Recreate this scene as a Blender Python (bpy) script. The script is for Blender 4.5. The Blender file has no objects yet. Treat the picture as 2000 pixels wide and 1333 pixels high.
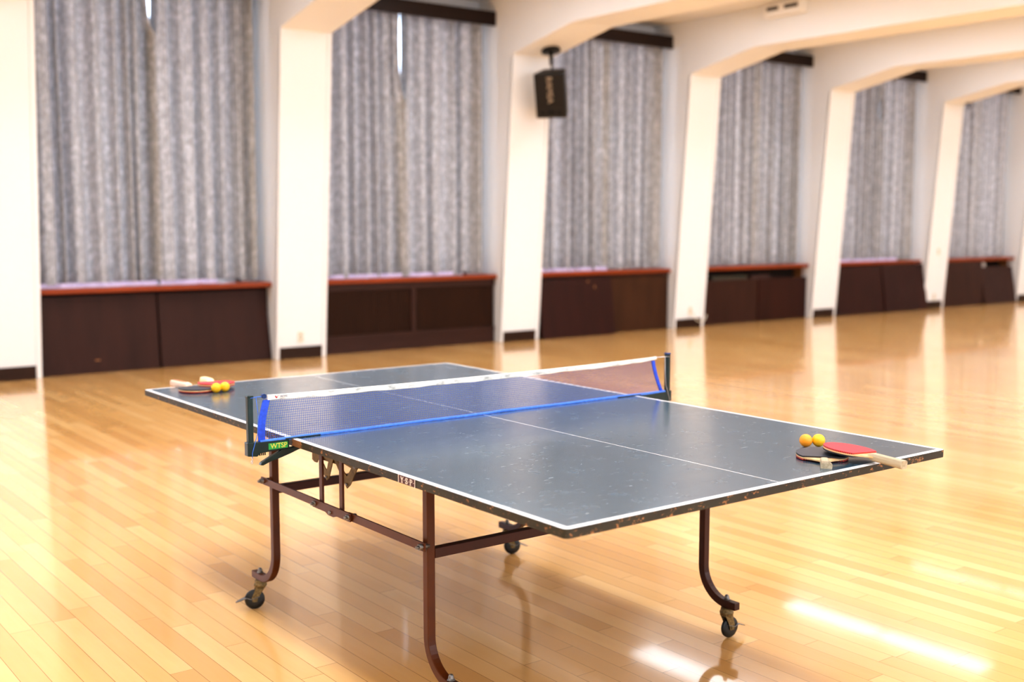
import bpy, bmesh, math, random
from mathutils import Vector, Matrix
random.seed(7)
PI = math.pi
COL = bpy.context.scene.collection

# ------------------------------------------------------------------ helpers
def tag(o, label=None, cat=None, group=None, kind=None):
    if label: o['label'] = label
    if cat: o['category'] = cat
    if group: o['group'] = group
    if kind: o['kind'] = kind
    return o

def thing(name, label, cat, loc=(0, 0, 0), rot=(0, 0, 0), group=None, kind=None):
    o = bpy.data.objects.new(name, None)
    o.empty_display_size = .05
    COL.objects.link(o)
    o.location = loc
    o.rotation_euler = rot
    return tag(o, label, cat, group, kind)

def copy_tree(o, parent=None):
    c = o.copy()
    COL.objects.link(c)
    if parent: c.parent = parent
    for ch in list(o.children):
        copy_tree(ch, c)
    return c

class MB:
    """collects shapes and links them as one mesh object"""
    def __init__(s):
        s.bm = bmesh.new(); s.mi = 0
    def _m(s, faces):
        for f in faces: f.material_index = s.mi
    def box(s, x0, x1, y0, y1, z0, z1, M=None):
        v = [Vector((x, y, z)) for z in (z0, z1) for y in (y0, y1) for x in (x0, x1)]
        if M is not None: v = [M @ q for q in v]
        v = [s.bm.verts.new(q) for q in v]
        fs = [s.bm.faces.new([v[i] for i in f]) for f in
              ((0, 2, 3, 1), (4, 5, 7, 6), (0, 1, 5, 4), (2, 6, 7, 3), (0, 4, 6, 2), (1, 3, 7, 5))]
        s._m(fs); return s
    def hexa(s, P):
        """8 points: bottom 4 (ccw) then top 4"""
        v = [s.bm.verts.new(p) for p in P]
        fs = [s.bm.faces.new([v[i] for i in f]) for f in
              ((3, 2, 1, 0), (4, 5, 6, 7), (0, 1, 5, 4), (1, 2, 6, 5), (2, 3, 7, 6), (3, 0, 4, 7))]
        s._m(fs); return s
    def prism(s, poly, a, b, fn):
        """poly 2d list; fn(p,q,t)->3d with t in (a,b)"""
        A = [s.bm.verts.new(fn(p, q, a)) for p, q in poly]
        B = [s.bm.verts.new(fn(p, q, b)) for p, q in poly]
        n = len(poly)
        fs = [s.bm.faces.new(A[::-1]), s.bm.faces.new(B)]
        for i in range(n):
            j = (i + 1) % n
            fs.append(s.bm.faces.new((A[i], A[j], B[j], B[i])))
        s._m(fs); return s
    def lathe(s, prof, axis_o=(0, 0, 0), M=None, n=24, caps=True):
        """prof: list of (r,z)"""
        rings = []
        for r, z in prof:
            ring = []
            for i in range(n):
                a = 2 * PI * i / n
                q = Vector((r * math.cos(a), r * math.sin(a), z))
                if M is not None: q = M @ q
                ring.append(s.bm.verts.new(q + Vector(axis_o)))
            rings.append(ring)
        fs = []
        for k in range(len(rings) - 1):
            for i in range(n):
                j = (i + 1) % n
                f = s.bm.faces.new((rings[k][i], rings[k][j], rings[k + 1][j], rings[k + 1][i]))
                f.smooth = True
                fs.append(f)
        if caps:
            fs.append(s.bm.faces.new(rings[0][::-1])); fs.append(s.bm.faces.new(rings[-1]))
        s._m(fs); return s
    def cyl(s, p0, p1, r, n=16, r1=None):
        p0 = Vector(p0); p1 = Vector(p1)
        d = p1 - p0
        M = d.to_track_quat('Z', 'Y').to_matrix().to_4x4()
        return s.lathe([(r, 0), (r if r1 is None else r1, d.length)], p0, M, n)
    def tube(s, pts, r, n=10):
        pts = [Vector(p) for p in pts]
        rings = []
        for i, p in enumerate(pts):
            d = (pts[min(i + 1, len(pts) - 1)] - pts[max(i - 1, 0)]).normalized()
            M = d.to_track_quat('Z', 'Y').to_matrix()
            rings.append([s.bm.verts.new(p + M @ Vector((r * math.cos(2 * PI * k / n), r * math.sin(2 * PI * k / n), 0))) for k in range(n)])
        fs = []
        for k in range(len(rings) - 1):
            # align
            best = min(range(n), key=lambda o: sum((rings[k][i].co - rings[k + 1][(i + o) % n].co).length for i in range(n)))
            rings[k + 1] = rings[k + 1][best:] + rings[k + 1][:best]
            for i in range(n):
                j = (i + 1) % n
                f = s.bm.faces.new((rings[k][i], rings[k][j], rings[k + 1][j], rings[k + 1][i])); f.smooth = True
                fs.append(f)
        fs.append(s.bm.faces.new(rings[0][::-1])); fs.append(s.bm.faces.new(rings[-1]))
        s._m(fs); return s
    def strip(s, sections):
        """sections: list of closed loops of equal length -> skinned"""
        R = [[s.bm.verts.new(p) for p in sec] for sec in sections]
        n = len(R[0]); fs = []
        for k in range(len(R) - 1):
            for i in range(n):
                j = (i + 1) % n
                fs.append(s.bm.faces.new((R[k][i], R[k][j], R[k + 1][j], R[k + 1][i])))
        fs.append(s.bm.faces.new(R[0][::-1])); fs.append(s.bm.faces.new(R[-1]))
        s._m(fs); return s
    def build(s, name, mats, parent=None, bevel=0, seg=2, smooth=False, loc=None, rot=None, label=None):
        bmesh.ops.recalc_face_normals(s.bm, faces=s.bm.faces)
        me = bpy.data.meshes.new(name)
        if smooth:
            for f in s.bm.faces: f.smooth = True
        s.bm.to_mesh(me); s.bm.free()
        for m in (mats if isinstance(mats, (list, tuple)) else [mats]): me.materials.append(m)
        o = bpy.data.objects.new(name, me)
        COL.objects.link(o)
        if parent: o.parent = parent
        if loc: o.location = loc
        if rot: o.rotation_euler = rot
        if bevel:
            b = o.modifiers.new('bevel', 'BEVEL'); b.width = bevel; b.segments = seg
            b.limit_method = 'ANGLE'; b.angle_limit = math.radians(35)
        if label: o['label'] = label
        return o

def text_mesh(name, body, size, mat, parent, M, thick=0.0004, spacing=1.0, sx=1.0):
    cu = bpy.data.curves.new('txt', 'FONT'); cu.body = body; cu.size = size
    cu.align_x = 'CENTER'; cu.align_y = 'CENTER'; cu.extrude = thick; cu.space_character = spacing
    ob = bpy.data.objects.new('txt', cu); COL.objects.link(ob)
    dg = bpy.context.evaluated_depsgraph_get(); dg.update()
    me = bpy.data.meshes.new_from_object(ob.evaluated_get(dg))
    bpy.data.objects.remove(ob); bpy.data.curves.remove(cu)
    me.transform(M @ Matrix.Diagonal((sx, 1, 1, 1)))
    me.name = name
    me.materials.clear(); me.materials.append(mat)
    o = bpy.data.objects.new(name, me); COL.objects.link(o)
    if parent: o.parent = parent
    return o

# ------------------------------------------------------------------ materials
class N:
    def __init__(s, name):
        s.m = bpy.data.materials.new(name); s.m.use_nodes = True
        s.t = s.m.node_tree; s.n = s.t.nodes; s.l = s.t.links
        s.b = s.n['Principled BSDF']; s.out = s.n['Material Output']
    def add(s, typ, **kw):
        nd = s.n.new(typ)
        for k, v in kw.items():
            if k.startswith('i_'):
                nd.inputs[int(k[2:]) if k[2:].isdigit() else k[2:].replace('_', ' ')].default_value = v
            else: setattr(nd, k, v)
        return nd
    def link(s, a, b): s.l.new(a, b)
    def coord(s, scale=(1, 1, 1), rot=(0, 0, 0), which='Object', loc=(0, 0, 0)):
        tc = s.add('ShaderNodeTexCoord'); mp = s.add('ShaderNodeMapping')
        mp.inputs['Scale'].default_value = scale; mp.inputs['Rotation'].default_value = rot
        mp.inputs['Location'].default_value = loc
        s.link(tc.outputs[which], mp.inputs[0]); return mp.outputs[0]
    def noise(s, vec, scale, detail=3, rough=.5):
        nd = s.add('ShaderNodeTexNoise'); nd.inputs['Scale'].default_value = scale
        nd.inputs['Detail'].default_value = detail; nd.inputs['Roughness'].default_value = rough
        s.link(vec, nd.inputs['Vector']); return nd.outputs[0]
    def ramp(s, fac, stops, interp='LINEAR'):
        r = s.add('ShaderNodeValToRGB'); cr = r.color_ramp; cr.interpolation = interp
        while len(cr.elements) < len(stops): cr.elements.new(.5)
        for e, (p, c) in zip(cr.elements, stops):
            e.position = p; e.color = tuple(c) + (1,) if len(c) == 3 else c
        s.link(fac, r.inputs[0]); return r.outputs[0]
    def math(s, op, a, b=None, c=None):
        nd = s.add('ShaderNodeMath', operation=op)
        for i, v in enumerate((a, b, c)):
            if v is None: continue
            if isinstance(v, (int, float)): nd.inputs[i].default_value = v
            else: s.link(v, nd.inputs[i])
        return nd.outputs[0]
    def mix(s, fac, a, b, blend='MIX'):
        nd = s.add('ShaderNodeMix', data_type='RGBA', blend_type=blend)
        for i, v in ((0, fac), (6, a), (7, b)):
            if isinstance(v, (int, float)): nd.inputs[i].default_value = v
            elif isinstance(v, tuple): nd.inputs[i].default_value = v + (1,) if len(v) == 3 else v
            else: s.link(v, nd.inputs[i])
        return nd.outputs[2]
    def bump(s, h, strength=.2, dist=.002):
        b = s.add('ShaderNodeBump'); b.inputs['Strength'].default_value = strength
        b.inputs['Distance'].default_value = dist
        s.link(h, b.inputs['Height']); s.link(b.outputs[0], s.b.inputs['Normal']); return b
    def base(s, c):
        if isinstance(c, tuple): s.b.inputs['Base Color'].default_value = c + (1,)
        else: s.link(c, s.b.inputs['Base Color'])
        return s
    def set(s, **kw):
        for k, v in kw.items():
            s.b.inputs[k.replace('_', ' ')].default_value = v
        return s

def S(r, g, b):
    f = lambda c: ((c / 255 + .055) / 1.055) ** 2.4 if c > 10 else c / 255 / 12.92
    return (f(r), f(g), f(b))

def simple(name, c, rough=.5, metal=0, var=.12, scale=20, bump=0, **kw):
    n = N(name)
    v = n.coord()
    ns = n.noise(v, scale, 4)
    d = tuple(x * (1 - var) for x in c); l = tuple(min(1, x * (1 + var)) for x in c)
    n.base(n.ramp(ns, [(.3, d), (.7, l)]))
    n.set(Roughness=rough, Metallic=metal, **kw)
    if bump: n.bump(ns, bump, .001)
    return n.m

M = {}
# walls
def paint(name, c):
    n = N(name); v = n.coord()
    big = n.noise(v, .7, 3); fine = n.noise(v, 60, 5)
    n.base(n.mix(n.math('MULTIPLY', big, .35), c, tuple(x * .93 for x in c)))
    n.set(Roughness=.55); n.bump(fine, .12, .002); return n.m
M['plaster'] = paint('plaster', (.84, .85, .865))
M['ceiling'] = paint('ceiling_paint', (.78, .75, .70))
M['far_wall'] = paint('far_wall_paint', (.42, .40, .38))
# floor
def floor_mat():
    n = N('maple_planks')
    v = n.coord(rot=(0, 0, PI / 2))
    br = n.add('ShaderNodeTexBrick'); n.link(v, br.inputs['Vector'])
    br.offset = .37; br.offset_frequency = 2; br.squash = 1
    br.inputs['Scale'].default_value = 1
    br.inputs['Brick Width'].default_value = .93; br.inputs['Row Height'].default_value = .08
    br.inputs['Mortar Size'].default_value = .0011; br.inputs['Mortar Smooth'].default_value = .2
    br.inputs['Color1'].default_value = (0, 0, 0, 1); br.inputs['Color2'].default_value = (1, 1, 1, 1)
    br.inputs['Mortar'].default_value = (.5, .5, .5, 1); br.inputs['Bias'].default_value = 0
    # jitter the plank ends row by row
    sep = n.add('ShaderNodeSeparateXYZ'); n.link(v, sep.inputs[0])
    row = n.math('FLOOR', n.math('DIVIDE', sep.outputs[1], .08))
    wn = n.add('ShaderNodeTexWhiteNoise', noise_dimensions='1D'); n.link(row, wn.inputs['W'])
    comb = n.add('ShaderNodeCombineXYZ')
    n.link(n.math('ADD', sep.outputs[0], n.math('MULTIPLY', wn.outputs['Value'], 1.9)), comb.inputs[0])
    n.link(sep.outputs[1], comb.inputs[1])
    n.link(comb.outputs[0], br.inputs['Vector'])
    tone = br.outputs['Color']
    col = n.ramp(tone, [(0, S(201, 151, 90)), (.35, S(212, 163, 100)), (.7, S(218, 170, 108)), (1, S(226, 181, 120))])
    g = n.coord(scale=(14, .9, 1))
    grain = n.noise(g, 3, 6, .6)
    blot = n.noise(n.coord(scale=(3, 1, 1)), 2.3, 4, .55)
    col = n.mix(n.math('MULTIPLY', n.math('SUBTRACT', grain, .35), .3), col, S(192, 132, 60))
    col = n.mix(n.math('MULTIPLY', n.math('SUBTRACT', blot, .45), .6), col, S(206, 142, 76))
    col = n.mix(n.math('MULTIPLY', br.outputs['Fac'], .75), col, S(96, 56, 24))
    n.base(col)
    rn = n.noise(n.coord(), 5, 5)
    n.link(n.ramp(rn, [(.3, (.13,) * 3), (.75, (.20,) * 3)]), n.b.inputs['Roughness'])
    n.set(IOR=1.5, Coat_Weight=.5, Coat_Roughness=.05)
    rip = n.noise(n.coord(scale=(1, .35, 1)), 38, 3)
    per = n.math('MULTIPLY', wn.outputs['Value'], .0)
    h = n.math('ADD', n.math('MULTIPLY', rip, .35), n.math('MULTIPLY', br.outputs['Fac'], -1.6))
    n.bump(h, .16, .0008)
    return n.m
M['floor'] = floor_mat()
# table
def table_top():
    n = N('table_playing_surface')
    tc = n.add('ShaderNodeTexCoord'); sep = n.add('ShaderNodeSeparateXYZ'); n.link(tc.outputs['Object'], sep.inputs[0])
    ax = n.math('ABSOLUTE', sep.outputs[0]); ay = n.math('ABSOLUTE', sep.outputs[1])
    edge = n.math('MAXIMUM', n.math('GREATER_THAN', ax, .7625 - .019), n.math('GREATER_THAN', ay, 1.37 - .019))
    mid = n.math('LESS_THAN', ax, .0016)
    v = n.coord()
    big = n.noise(v, 3.2, 5, .6); fine = n.noise(n.coord(scale=(1, 1.3, 1)), 45, 6, .7)
    c = n.ramp(big, [(.3, S(30, 60, 78)), (.7, S(40, 72, 90))])
    c = n.mix(n.math('MULTIPLY', fine, .14), c, S(70, 92, 108))
    # scuffs and scratches, denser on the near half
    near = n.math('MULTIPLY_ADD', n.math('LESS_THAN', sep.outputs[1], .0), .5, .08)
    wear = n.math('GREATER_THAN', n.noise(v, 3.5, 4, .6), .47)
    near = n.math('MULTIPLY', near, wear)
    for rz_, scl in ((.5, (60, 420, 1)), (1.9, (50, 360, 1)), (-.4, (70, 300, 1))):
        sn = n.noise(n.coord(scale=scl, rot=(0, 0, rz_), loc=(rz_, 3 * rz_, 0)), .42, 2, .5)
        c = n.mix(n.math('MULTIPLY', n.math('GREATER_THAN', sn, .74), near), c, S(176, 190, 198))
    c = n.mix(n.math('MAXIMUM', edge, mid), c, S(240, 240, 240))
    n.base(c)
    n.link(n.ramp(n.noise(v, 14, 6, .65), [(.3, (.2,) * 3), (.7, (.29,) * 3)]), n.b.inputs['Roughness'])
    n.bump(n.noise(v, 55, 5, .6), .05, .0004)
    n.set(IOR=1.75, Coat_Weight=.6, Coat_Roughness=.16, Specular_Tint=(.62, .82, 1.0, 1))
    return n.m
M['top'] = table_top()
def table_edge():
    n = N('table_edge_paint'); v = n.coord()
    geo = n.add('ShaderNodeTexCoord'); sep = n.add('ShaderNodeSeparateXYZ'); n.link(geo.outputs['Object'], sep.inputs[0])
    base = n.ramp(n.noise(v, 9, 3), [(.3, S(34, 30, 22)), (.7, S(54, 50, 36))])
    chips = n.ramp(n.noise(n.coord(scale=(1, 1, 1.6)), 42, 6, .75), [(.59, (0,) * 3), (.61, (1,) * 3)])
    c = n.mix(n.math('MULTIPLY', chips, .8), base, S(176, 120, 72))
    # corners and the joint are worn to bare wood
    yj = n.math('ABSOLUTE', n.math('ADD', sep.outputs[1], .028))
    worn = n.math('LESS_THAN', n.math('ADD', yj, n.math('MULTIPLY', n.noise(v, 60, 4), .03)), .045)
    cor = n.math('GREATER_THAN', n.math('ADD', n.math('ADD', n.math('ABSOLUTE', sep.outputs[0]), n.math('ABSOLUTE', sep.outputs[1])), n.math('MULTIPLY', n.noise(v, 70, 4), .012)), 2.134)
    n.base(n.mix(n.math('MAXIMUM', n.math('MULTIPLY', worn, .55), cor), c, S(168, 116, 74)))
    n.set(Roughness=.55); n.bump(n.noise(v, 80, 4), .3, .001); return n.m
M['edge'] = table_edge()
def brown_paint(name, c, chip=.66):
    n = N(name); v = n.coord()
    base = n.ramp(n.noise(v, 12, 3), [(.3, tuple(x * .85 for x in c)), (.7, tuple(x * 1.15 for x in c))])
    ch = n.ramp(n.noise(v, 75, 5, .6), [(chip, (0,) * 3), (chip + .02, (1,) * 3)])
    n.base(n.mix(n.math('MULTIPLY', ch, .5), base, S(150, 110, 86)))
    n.set(Roughness=.42, Specular_IOR_Level=.3, Coat_Weight=.06, Coat_Roughness=.2); n.bump(n.noise(v, 40, 4), .1, .001); return n.m
M['frame'] = brown_paint('brown_enamel', S(84, 40, 10), .8)
M['frame_dark'] = brown_paint('dark_brown_enamel', S(62, 24, 12), .82)
M['steel'] = simple('dull_steel', (.2, .19, .18), .45, .85, .25, 90, .2)
M['brass'] = simple('yellowed_zinc', S(112, 90, 46), .48, .55, .35, 45, .25)
M['rusty'] = simple('rusted_zinc', S(124, 104, 66), .55, .4, .45, 120, .3)
M['rubber'] = simple('black_rubber', S(26, 27, 26), .42, 0, .2, 40)
M['post'] = simple('dark_green_enamel', S(14, 40, 40), .32, .1, .2, 25, .05)
M['post_blue'] = simple('worn_blue_enamel', S(20, 52, 110), .35, .1, .3, 40)
M['blue'] = simple('blue_fabric', S(36, 78, 205), .65, 0, .18, 90, .2)
M['blue_light'] = simple('blue_cord_fabric', S(70, 122, 222), .65, 0, .2, 120, .2)
def white_tape():
    n = N('worn_white_tape'); v = n.coord()
    st = n.ramp(n.noise(n.coord(scale=(1, 1, 3)), 22, 6, .7), [(.5, S(232, 230, 222)), (.72, S(150, 150, 146))])
    n.base(st); n.set(Roughness=.7); n.bump(n.noise(v, 200, 2), .2, .0005); return n.m
M['tape'] = white_tape()
M['wire'] = simple('wire', (.6, .6, .62), .35, .9, .1, 50)
M['label_green'] = simple('green_sticker', S(42, 150, 72), .4, 0, .1, 60)
M['yellow_ink'] = simple('yellow_ink', S(222, 205, 90), .5, 0, .12, 200)
M['ink_white'] = simple('cream_ink', S(238, 225, 210), .5, 0, .05, 90)
M['ink_red'] = simple('dark_red_sticker', S(74, 26, 22), .45, 0, .1, 60)
M['ink_logo_red'] = simple('red_ink', S(190, 40, 60), .5, 0, .05, 60)
M['ink_blue'] = simple('navy_ink', S(60, 66, 110), .5, 0, .05, 60)
def net_mat():
    n = N('net_mesh'); tc = n.add('ShaderNodeTexCoord'); sep = n.add('ShaderNodeSeparateXYZ'); n.link(tc.outputs['UV'], sep.inputs[0])
    def lines(o, per, w):
        f = n.math('FRACT', n.math('DIVIDE', o, per))
        return n.math('LESS_THAN', f, w)
    a = n.math('MAXIMUM', lines(sep.outputs[0], .0078, .145), lines(sep.outputs[1], .0078, .145))
    tr = n.add('ShaderNodeBsdfTransparent'); mx = n.add('ShaderNodeMixShader')
    n.base(S(46, 84, 176)); n.set(Roughness=.6)
    n.link(a, mx.inputs[0]); n.link(tr.outputs[0], mx.inputs[1]); n.link(n.b.outputs[0], mx.inputs[2])
    n.link(mx.outputs[0], n.out.inputs[0]); return n.m
M['net'] = net_mat()
# paddles, balls
M['ball_yellow'] = simple('yellow_celluloid', S(255, 190, 30), .38, 0, .03, 30, Subsurface_Weight=.15, Subsurface_Radius=(.01, .005, .002))
M['ball_orange'] = simple('orange_celluloid', S(252, 160, 40), .38, 0, .03, 30, Subsurface_Weight=.15, Subsurface_Radius=(.01, .005, .002))
def rubber_sheet(name, c, side, dash):
    n = N(name); v = n.coord()
    geo = n.add('ShaderNodeNewGeometry'); sp = n.add('ShaderNodeSeparateXYZ')
    tc = n.add('ShaderNodeTexCoord'); so = n.add('ShaderNodeSeparateXYZ'); n.link(tc.outputs['Normal'], sp.inputs[0]); n.link(tc.outputs['Object'], so.inputs[0])
    up = n.math('GREATER_THAN', n.math('ABSOLUTE', sp.outputs[2]), .6)
    ang = n.math('ARCTAN2', so.outputs[1], so.outputs[0])
    d = n.math('LESS_THAN', n.math('FRACT', n.math('MULTIPLY', ang, 14)), .55)
    face = n.ramp(n.noise(v, 30, 4), [(.3, tuple(x * .92 for x in c)), (.7, tuple(min(1, x * 1.08) for x in c))])
    s_ = n.mix(d, side, dash)
    n.base(n.mix(up, s_, face)); n.set(Roughness=.45); return n.m
M['rub_red'] = rubber_sheet('red_rubber', S(214, 48, 62), S(222, 62, 48), S(120, 20, 20))
M['rub_black'] = rubber_sheet('black_sheet_rubber', S(42, 46, 58), S(40, 40, 46), S(24, 24, 28))
def wood(name, c1, c2, sc=(60, 3, 60)):
    n = N(name); v = n.coord(scale=sc)
    n.base(n.ramp(n.noise(v, 1, 5, .6), [(.3, c1), (.7, c2)])); n.set(Roughness=.5); return n.m
M['ply'] = wood('pale_plywood', S(204, 160, 110), S(230, 196, 146))
M['handle'] = wood('handle_wood', S(150, 134, 106), S(200, 186, 158), (90, 2.5, 90))
def stripes():
    n = N('striped_handle'); tc = n.add('ShaderNodeTexCoord'); sp = n.add('ShaderNodeSeparateXYZ'); n.link(tc.outputs['Object'], sp.inputs[0])
    f = n.math('LESS_THAN', n.math('FRACT', n.math('MULTIPLY', sp.outputs[2], 190)), .45)
    n.base(n.mix(f, S(232, 214, 190), S(176, 118, 92))); n.set(Roughness=.5); return n.m
M['handle_stripe'] = stripes()
M['cork'] = simple('cork', S(226, 208, 164), .7, 0, .15, 120, .3)
# room furnishings
def darkwood(name, c, rough=.42, sc=(40, 40, 2)):
    n = N(name); v = n.coord(scale=sc)
    n.base(n.ramp(n.noise(v, 1, 5, .6), [(.3, tuple(x * .75 for x in c)), (.7, tuple(x * 1.2 for x in c))]))
    n.set(Roughness=rough, Specular_IOR_Level=.25); return n.m
M['board'] = darkwood('dark_brown_board', S(52, 27, 20), .5, (8, 8, 1.2))
M['board_red'] = darkwood('reddish_board', S(46, 17, 12), .45, (8, 8, 1.2))
M['board_tan'] = darkwood('tan_brown_board', S(62, 36, 19), .5, (8, 8, 1.2))
M['slat'] = darkwood('slat_wood', S(54, 30, 16), .5)
M['rail'] = darkwood('rail_wood', S(56, 32, 25), .45, (2, 40, 40))
M['sill'] = darkwood('sill_varnish', S(140, 62, 26), .3, (2, 40, 40))
M['pelmet'] = darkwood('pelmet_wood', S(34, 21, 16), .5, (2, 40, 40))
M['dark'] = simple('cabinet_interior', S(40, 24, 14), .7)
M['tan_in'] = simple('cabinet_side', S(150, 100, 56), .6)
M['basebd'] = darkwood('baseboard_wood', S(48, 30, 22), .45, (2, 40, 40))
M['hem_strip'] = simple('lilac_strip', S(212, 202, 236), .8, 0, .06, 30)
M['ivory'] = simple('ivory_plastic', S(226, 218, 198), .4, 0, .03)
M['slot'] = simple('dark_slot', S(60, 58, 56), .5)
M['white_metal'] = simple('white_metal', S(238, 236, 232), .4, 0, .02)
M['spk'] = simple('black_speaker_paint', S(17, 16, 15), .5, 0, .15, 60, .1)
M['spk_grille'] = simple('black_grille', S(16, 14, 13), .6, 0, .25, 300, .3)
M['spk_dark'] = simple('speaker_port', S(8, 8, 8), .7)
M['spk_side'] = simple('speaker_side', S(96, 92, 92), .5, 0, .1)
M['badge'] = simple('champagne_ink', S(178, 160, 140), .4, 0, .1)
M['aluminium'] = simple('window_aluminium', (.55, .56, .58), .4, .8)
def curtain_mat():
    n = N('grey_damask_curtain'); v = n.coord(scale=(1, 1, .8))
    a = n.noise(v, 17, 4, .6); b = n.noise(n.coord(scale=(1, 1, .55)), 46, 4, .65); big = n.noise(n.coord(scale=(1, 1, .1)), 3.2, 3)
    k = n.math('ADD', n.math('MULTIPLY', a, .5), n.math('MULTIPLY', b, .5))
    c = n.ramp(k, [(.36, S(142, 142, 138)), (.5, S(166, 166, 165)), (.62, S(204, 205, 208))])
    c = n.mix(n.math('MULTIPLY', big, .22), c, S(160, 150, 134))
    n.base(c); n.set(Roughness=.9, Sheen_Weight=.1)
    tr = n.add('ShaderNodeBsdfTranslucent'); n.link(n.mix(.5, c, (.5, .5, .65)), tr.inputs[0])
    mx = n.add('ShaderNodeMixShader'); mx.inputs[0].default_value = .12
    n.link(n.b.outputs[0], mx.inputs[1]); n.link(tr.outputs[0], mx.inputs[2]); n.link(mx.outputs[0], n.out.inputs[0])
    return n.m
M['curtain'] = curtain_mat()
def glass_mat():
    n = N('window_glass'); g = n.add('ShaderNodeBsdfGlossy'); g.inputs['Roughness'].default_value = .03
    t = n.add('ShaderNodeBsdfTransparent'); t.inputs[0].default_value = (.93, .96, .96, 1)
    f = n.add('ShaderNodeFresnel'); mx = n.add('ShaderNodeMixShader')
    n.link(f.outputs[0], mx.inputs[0]); n.link(t.outputs[0], mx.inputs[1]); n.link(g.outputs[0], mx.inputs[2])
    n.link(mx.outputs[0], n.out.inputs[0]); return n.m
M['glass'] = glass_mat()
def emit(name, c, s):
    n = N(name); e = n.add('ShaderNodeEmission'); e.inputs[0].default_value = c + (1,); e.inputs[1].default_value = s
    ns = n.noise(n.coord(), 6); n.link(n.ramp(ns, [(.3, tuple(x * .97 for x in c)), (.7, c)]), e.inputs[0])
    n.link(e.outputs[0], n.out.inputs[0]); return n.m
LIGHT = 8.5
M['diffuser'] = emit('lamp_diffuser', (.875, .93, 1.0), LIGHT)

# ------------------------------------------------------------------ room
X0, PITCH, CW = 2.8908, 2.9697, .5909
XL = lambda k: X0 + PITCH * (k - 1)
XR = lambda k: XL(k) + CW
CEIL = 4.12
ROOMX0, ROOMX1, YF = -9.3, 24.0, -7.0
fy = lambda z: 7.752 - .252 * z / 3.42          # leaning front face of the pillars

def struct(o, label, cat): return tag(o, label, cat, kind='structure')

b = MB(); b.box(ROOMX0, ROOMX1, YF, 8.3, -.1, 0)
struct(b.build('floor', M['floor']), 'glossy honey coloured maple strip floor of the hall', 'floor')
b = MB(); b.box(ROOMX0, ROOMX1, YF, 8.3, CEIL, CEIL + .1)
struct(b.build('ceiling', M['ceiling']), 'cream painted ceiling between the beams', 'ceiling')
# window wall with openings
KB = list(range(-2, 8))     # bays right of pillar k
b = MB()
b.box(ROOMX0, ROOMX1, 8.2, 8.3, 0, .83)
b.box(ROOMX0, ROOMX1, 8.2, 8.3, 3.93, CEIL)
prev = ROOMX0
for k in KB:
    xa, xb = XR(k) + .06, XL(k + 1) - .18
    if xb > ROOMX1: break
    b.box(prev, xa, 8.2, 8.3, .83, 3.93); prev = xb
b.box(prev, ROOMX1, 8.2, 8.3, .83, 3.93)
struct(b.build('wall_back', M['plaster']), 'cream wall with the window openings behind the curtains', 'wall')
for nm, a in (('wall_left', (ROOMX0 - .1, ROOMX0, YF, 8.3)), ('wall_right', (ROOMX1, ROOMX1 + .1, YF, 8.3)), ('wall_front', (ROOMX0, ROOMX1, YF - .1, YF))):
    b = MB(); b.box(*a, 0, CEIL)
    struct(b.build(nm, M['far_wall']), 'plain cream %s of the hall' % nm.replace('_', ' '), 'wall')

# pillars running into ceiling beams
pil_lab = {0: 'wide white pillar at the left edge of the photo', 1: 'white leaning pillar right of the leftmost curtained window',
           2: 'white leaning pillar with the black loudspeaker in front of it', 3: 'white pillar between the third and fourth curtained windows',
           4: 'white pillar between the fourth and fifth curtained windows', 5: 'white pillar between the fifth and sixth curtained windows',
           6: 'white pillar cut off by the right edge of the photo'}
def make_pillar():
    b = MB()
    rec = .014
    prof = [(8.2, 0), (7.752 + rec, 0), (7.5 + rec, 3.42), (6.43, 3.645), (YF, 3.645), (YF, CEIL), (8.2, CEIL)]
    b.prism(prof, 0, CW, lambda p, q, t: Vector((t, p, q)))
    for xa, xb in ((0, .036), (CW - .05, CW)):
        b.hexa([(xa, 7.752, 0), (xb, 7.752, 0), (xb, 7.79, 0), (xa, 7.79, 0),
                (xa, 7.502, 3.4205), (xb, 7.502, 3.4205), (xb, 7.54, 3.414), (xa, 7.54, 3.414)])
    return b
for k in range(-3, 9):
    if XR(k) > ROOMX1 or XL(k) < ROOMX0: continue
    if k == -3: pass
    o = make_pillar().build('trim_%d' % (k + 4), M['plaster'], loc=(XL(k), 0, 0), bevel=.006)
    struct(o, pil_lab.get(k, 'white leaning pillar and beam beyond the photo edge'), 'pillar')
    bb = MB()
    bb.hexa([(.038, 7.754, 0), (CW - .052, 7.754, 0), (CW - .052, 7.768, 0), (.038, 7.768, 0),
             (.038, 7.754 - .009, .128), (CW - .052, 7.754 - .009, .128), (CW - .052, 7.764, .128), (.038, 7.764, .128)])
    o = bb.build('baseboard_back' if k == -3 else 'baseboard_back.%03d' % (k + 3), M['basebd'], loc=(XL(k), 0, 0))
    struct(o, 'short dark brown baseboard at the foot of the ' + pil_lab.get(k, 'pillar beyond the photo edge'), 'baseboard')

order = ['leftmost', 'second', 'third', 'fourth', 'fifth', 'sixth']
def bayname(k):
    return {0: 'in the leftmost bay', 1: 'in the second bay from the left', 2: 'in the third bay, behind the loudspeaker',
            3: 'in the fourth bay from the left', 4: 'in the fifth bay from the left', 5: 'in the rightmost bay'}.get(k, 'outside the photo')

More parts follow.
